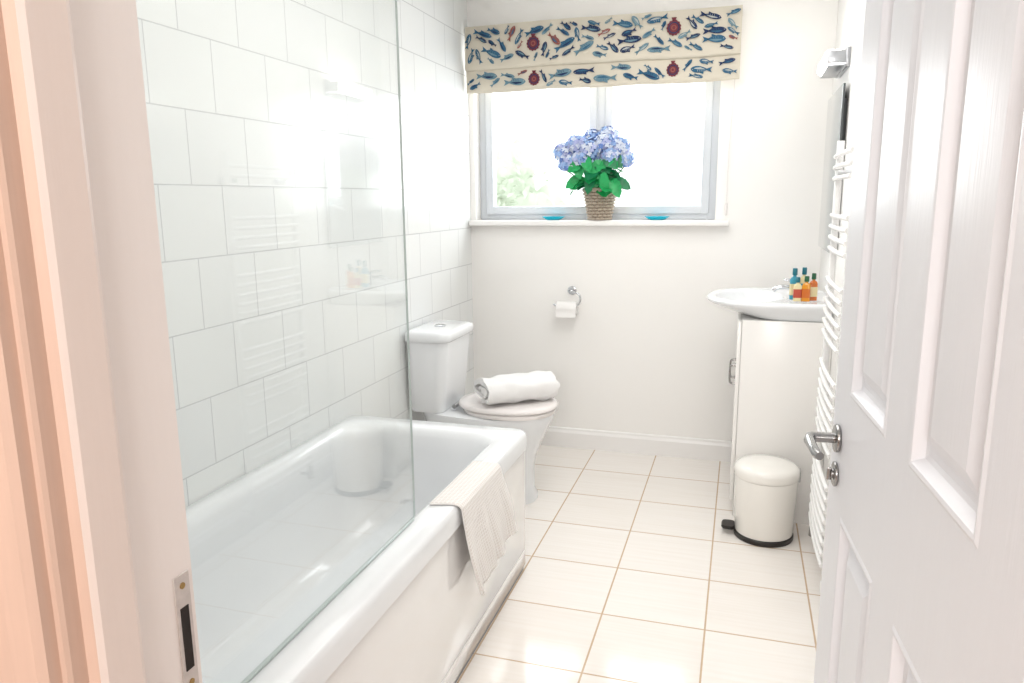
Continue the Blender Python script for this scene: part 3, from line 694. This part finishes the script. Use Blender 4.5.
# ---------------------------------------------------------------- towel radiator
RX=.316; ra,rb=2.46,2.90; z0,z1=.15,1.57
uprs=[]
for y in (ra,rb):
    b=B(); b.loft([rr(RX-.012,RX+.012,y-.015,y+.015,.010,z,4) for z in (z0,z1)]); uprs.append(b.obj('upright','rad'))
zz=[.18+.038*i for i in range(8)]+[.56+.038*i for i in range(7)]+[.90+.038*i for i in range(6)]+[1.20+.038*i for i in range(4)]+[1.44+.038*i for i in range(3)]
bars=[]
for z in zz:
    b=B(); P=[]
    for i in range(13):
        t=i/12; P.append((RX-.013-.006*math.sin(pi*t)**.8,ra+(rb-ra)*t,z))
    b.tube(P,.0080,n=10); bars.append(b.obj('rail','rad'))
bkts=[]
for y in (ra+.04,rb-.04):
    for z in (.275,1.46): b=B(); b.cyl((RX-.008,y,z),(XR,y,z),.010,n=14); b.cyl((XR-.006,y,z),(XR,y,z),.02,n=18); bkts.append(b.obj('bracket','chrome'))
vls=[]
for y in (ra,rb): b=B(); b.cyl((RX,y,z0),(RX,y,.095),.010); b.cyl((RX,y,.105),(XR,y,.105),.008); b.cyl((RX,y,.085),(RX,y,.125),.014,bev=.003); vls.append(b.obj('valve','rad' if y==ra else 'steel'))
thing('towel_radiator',(RX,2.68,.08),uprs+bars+bkts+vls,'white ladder towel radiator with curved rails on wall','radiator')
# ---------------------------------------------------------------- mirror & wall light
MY0,MY1,MZ0,MZ1=3.25,3.80,1.15,1.81
b=B(); b.box(XR-.026,XR-.0235,MY0,MY1,MZ0,MZ1,.0005); m1=b.obj('mirror_glass','mirror')
b=B(); b.box(XR-.0235,XR-.016,MY0+.0,MY1-.0,MZ0+.0,MZ1-.0); b.box(XR-.016,XR,MY0+.05,MY1-.05,MZ0+.05,MZ1-.05); m2=b.obj('mirror_edge','medge')
thing('wall_mirror',(XR,3.5,MZ0),[m2,m1],'rectangular frameless wall mirror above the wash basin','mirror')
lz=1.918
b=B(); b.box(XR-.018,XR,3.30,3.62,lz-.040,lz+.036,.004); b.box(XR-.084,XR-.017,3.300,3.307,lz-.024,lz+.024,.002);  b.box(XR-.084,XR-.017,3.613,3.620,lz-.024,lz+.024,.002); b.box(XR-.080,XR-.017,3.30,3.62,lz-.036,lz-.029,.002); w1=b.obj('mounting_bracket','chromed')
b=B(); P=rr(XR-.094,XR-.024,lz-.027,lz+.027,.018,0,6); b.loft([[(p[0],y,p[1]) for p in P] for y in (3.308,3.612)]); w2=b.obj('lamp_shade','lampoff')
thing('wall_light',(XR,3.45,lz),[w1,w2],'chrome wall light with glowing opal glass bar above the mirror','lamp')
b=B(); b.lathe([(.17,0),(.17,-.02),(.16,-.05),(.10,-.07),(.001,-.075)],c=(-.3,2.0,ZC),n=40); o=b.obj('lamp_shade','lamp')
thing('added_ceiling_light',(-.3,2.0,ZC),[o],'added unseen round white frosted glass ceiling light','lamp')  # out-of-view fixture, added to go with the ceiling fill

# ---------------------------------------------------------------- lights
def area(name,loc,rot,sx,sy,e,c):
    l=bpy.data.lights.new(name,'AREA'); l.shape='RECTANGLE'; l.size=sx; l.size_y=sy; l.energy=e; l.color=c
    o=bpy.data.objects.new(name,l); COL.objects.link(o); o.location=loc; o.rotation_euler=rot; return o
area('ceiling_fill_light',(-.32,2.35,2.40),(0,0,0),.8,1.8,13,(1,.988,.972))  # added fill from above, out of view, for overall brightness
area('hall_front_fill_light',(-.15,-1.3,1.75),(math.radians(84),0,math.radians(4)),.7,.5,25,(1,.985,.965))  # added fill behind the camera, aimed in to lift the back wall
area('hall_fill_light',(0,-.6,2.42),(0,0,0),.6,.6,2,(1,.95,.9))  # added weak warm fill for the unseen hall
area('window_daylight',(-.775,YB+.19,1.75),(math.radians(-90),0,0),1.15,.8,14,(.98,.99,1))
w=bpy.data.worlds.new('world'); S.world=w; w.use_nodes=True
bg=w.node_tree.nodes['Background']; bg.inputs[0].default_value=(.97,.985,1,1); bg.inputs[1].default_value=1.8
S.view_settings.view_transform='Standard'; S.view_settings.exposure=0.34
# ---------------------------------------------------------------- camera
cam=bpy.data.cameras.new('camera'); co=bpy.data.objects.new('camera',cam); COL.objects.link(co)
cam.sensor_width=36; cam.lens=740/1024*36; cam.clip_start=.02
Rm=Matrix.Rotation(math.radians(17.2),4,'Z')@Matrix.Rotation(math.radians(79.1),4,'X')@Matrix.Rotation(math.radians(-.5),4,'Z')
co.matrix_world=Matrix.Translation((0,0,1.38))@Rm
S.camera=co
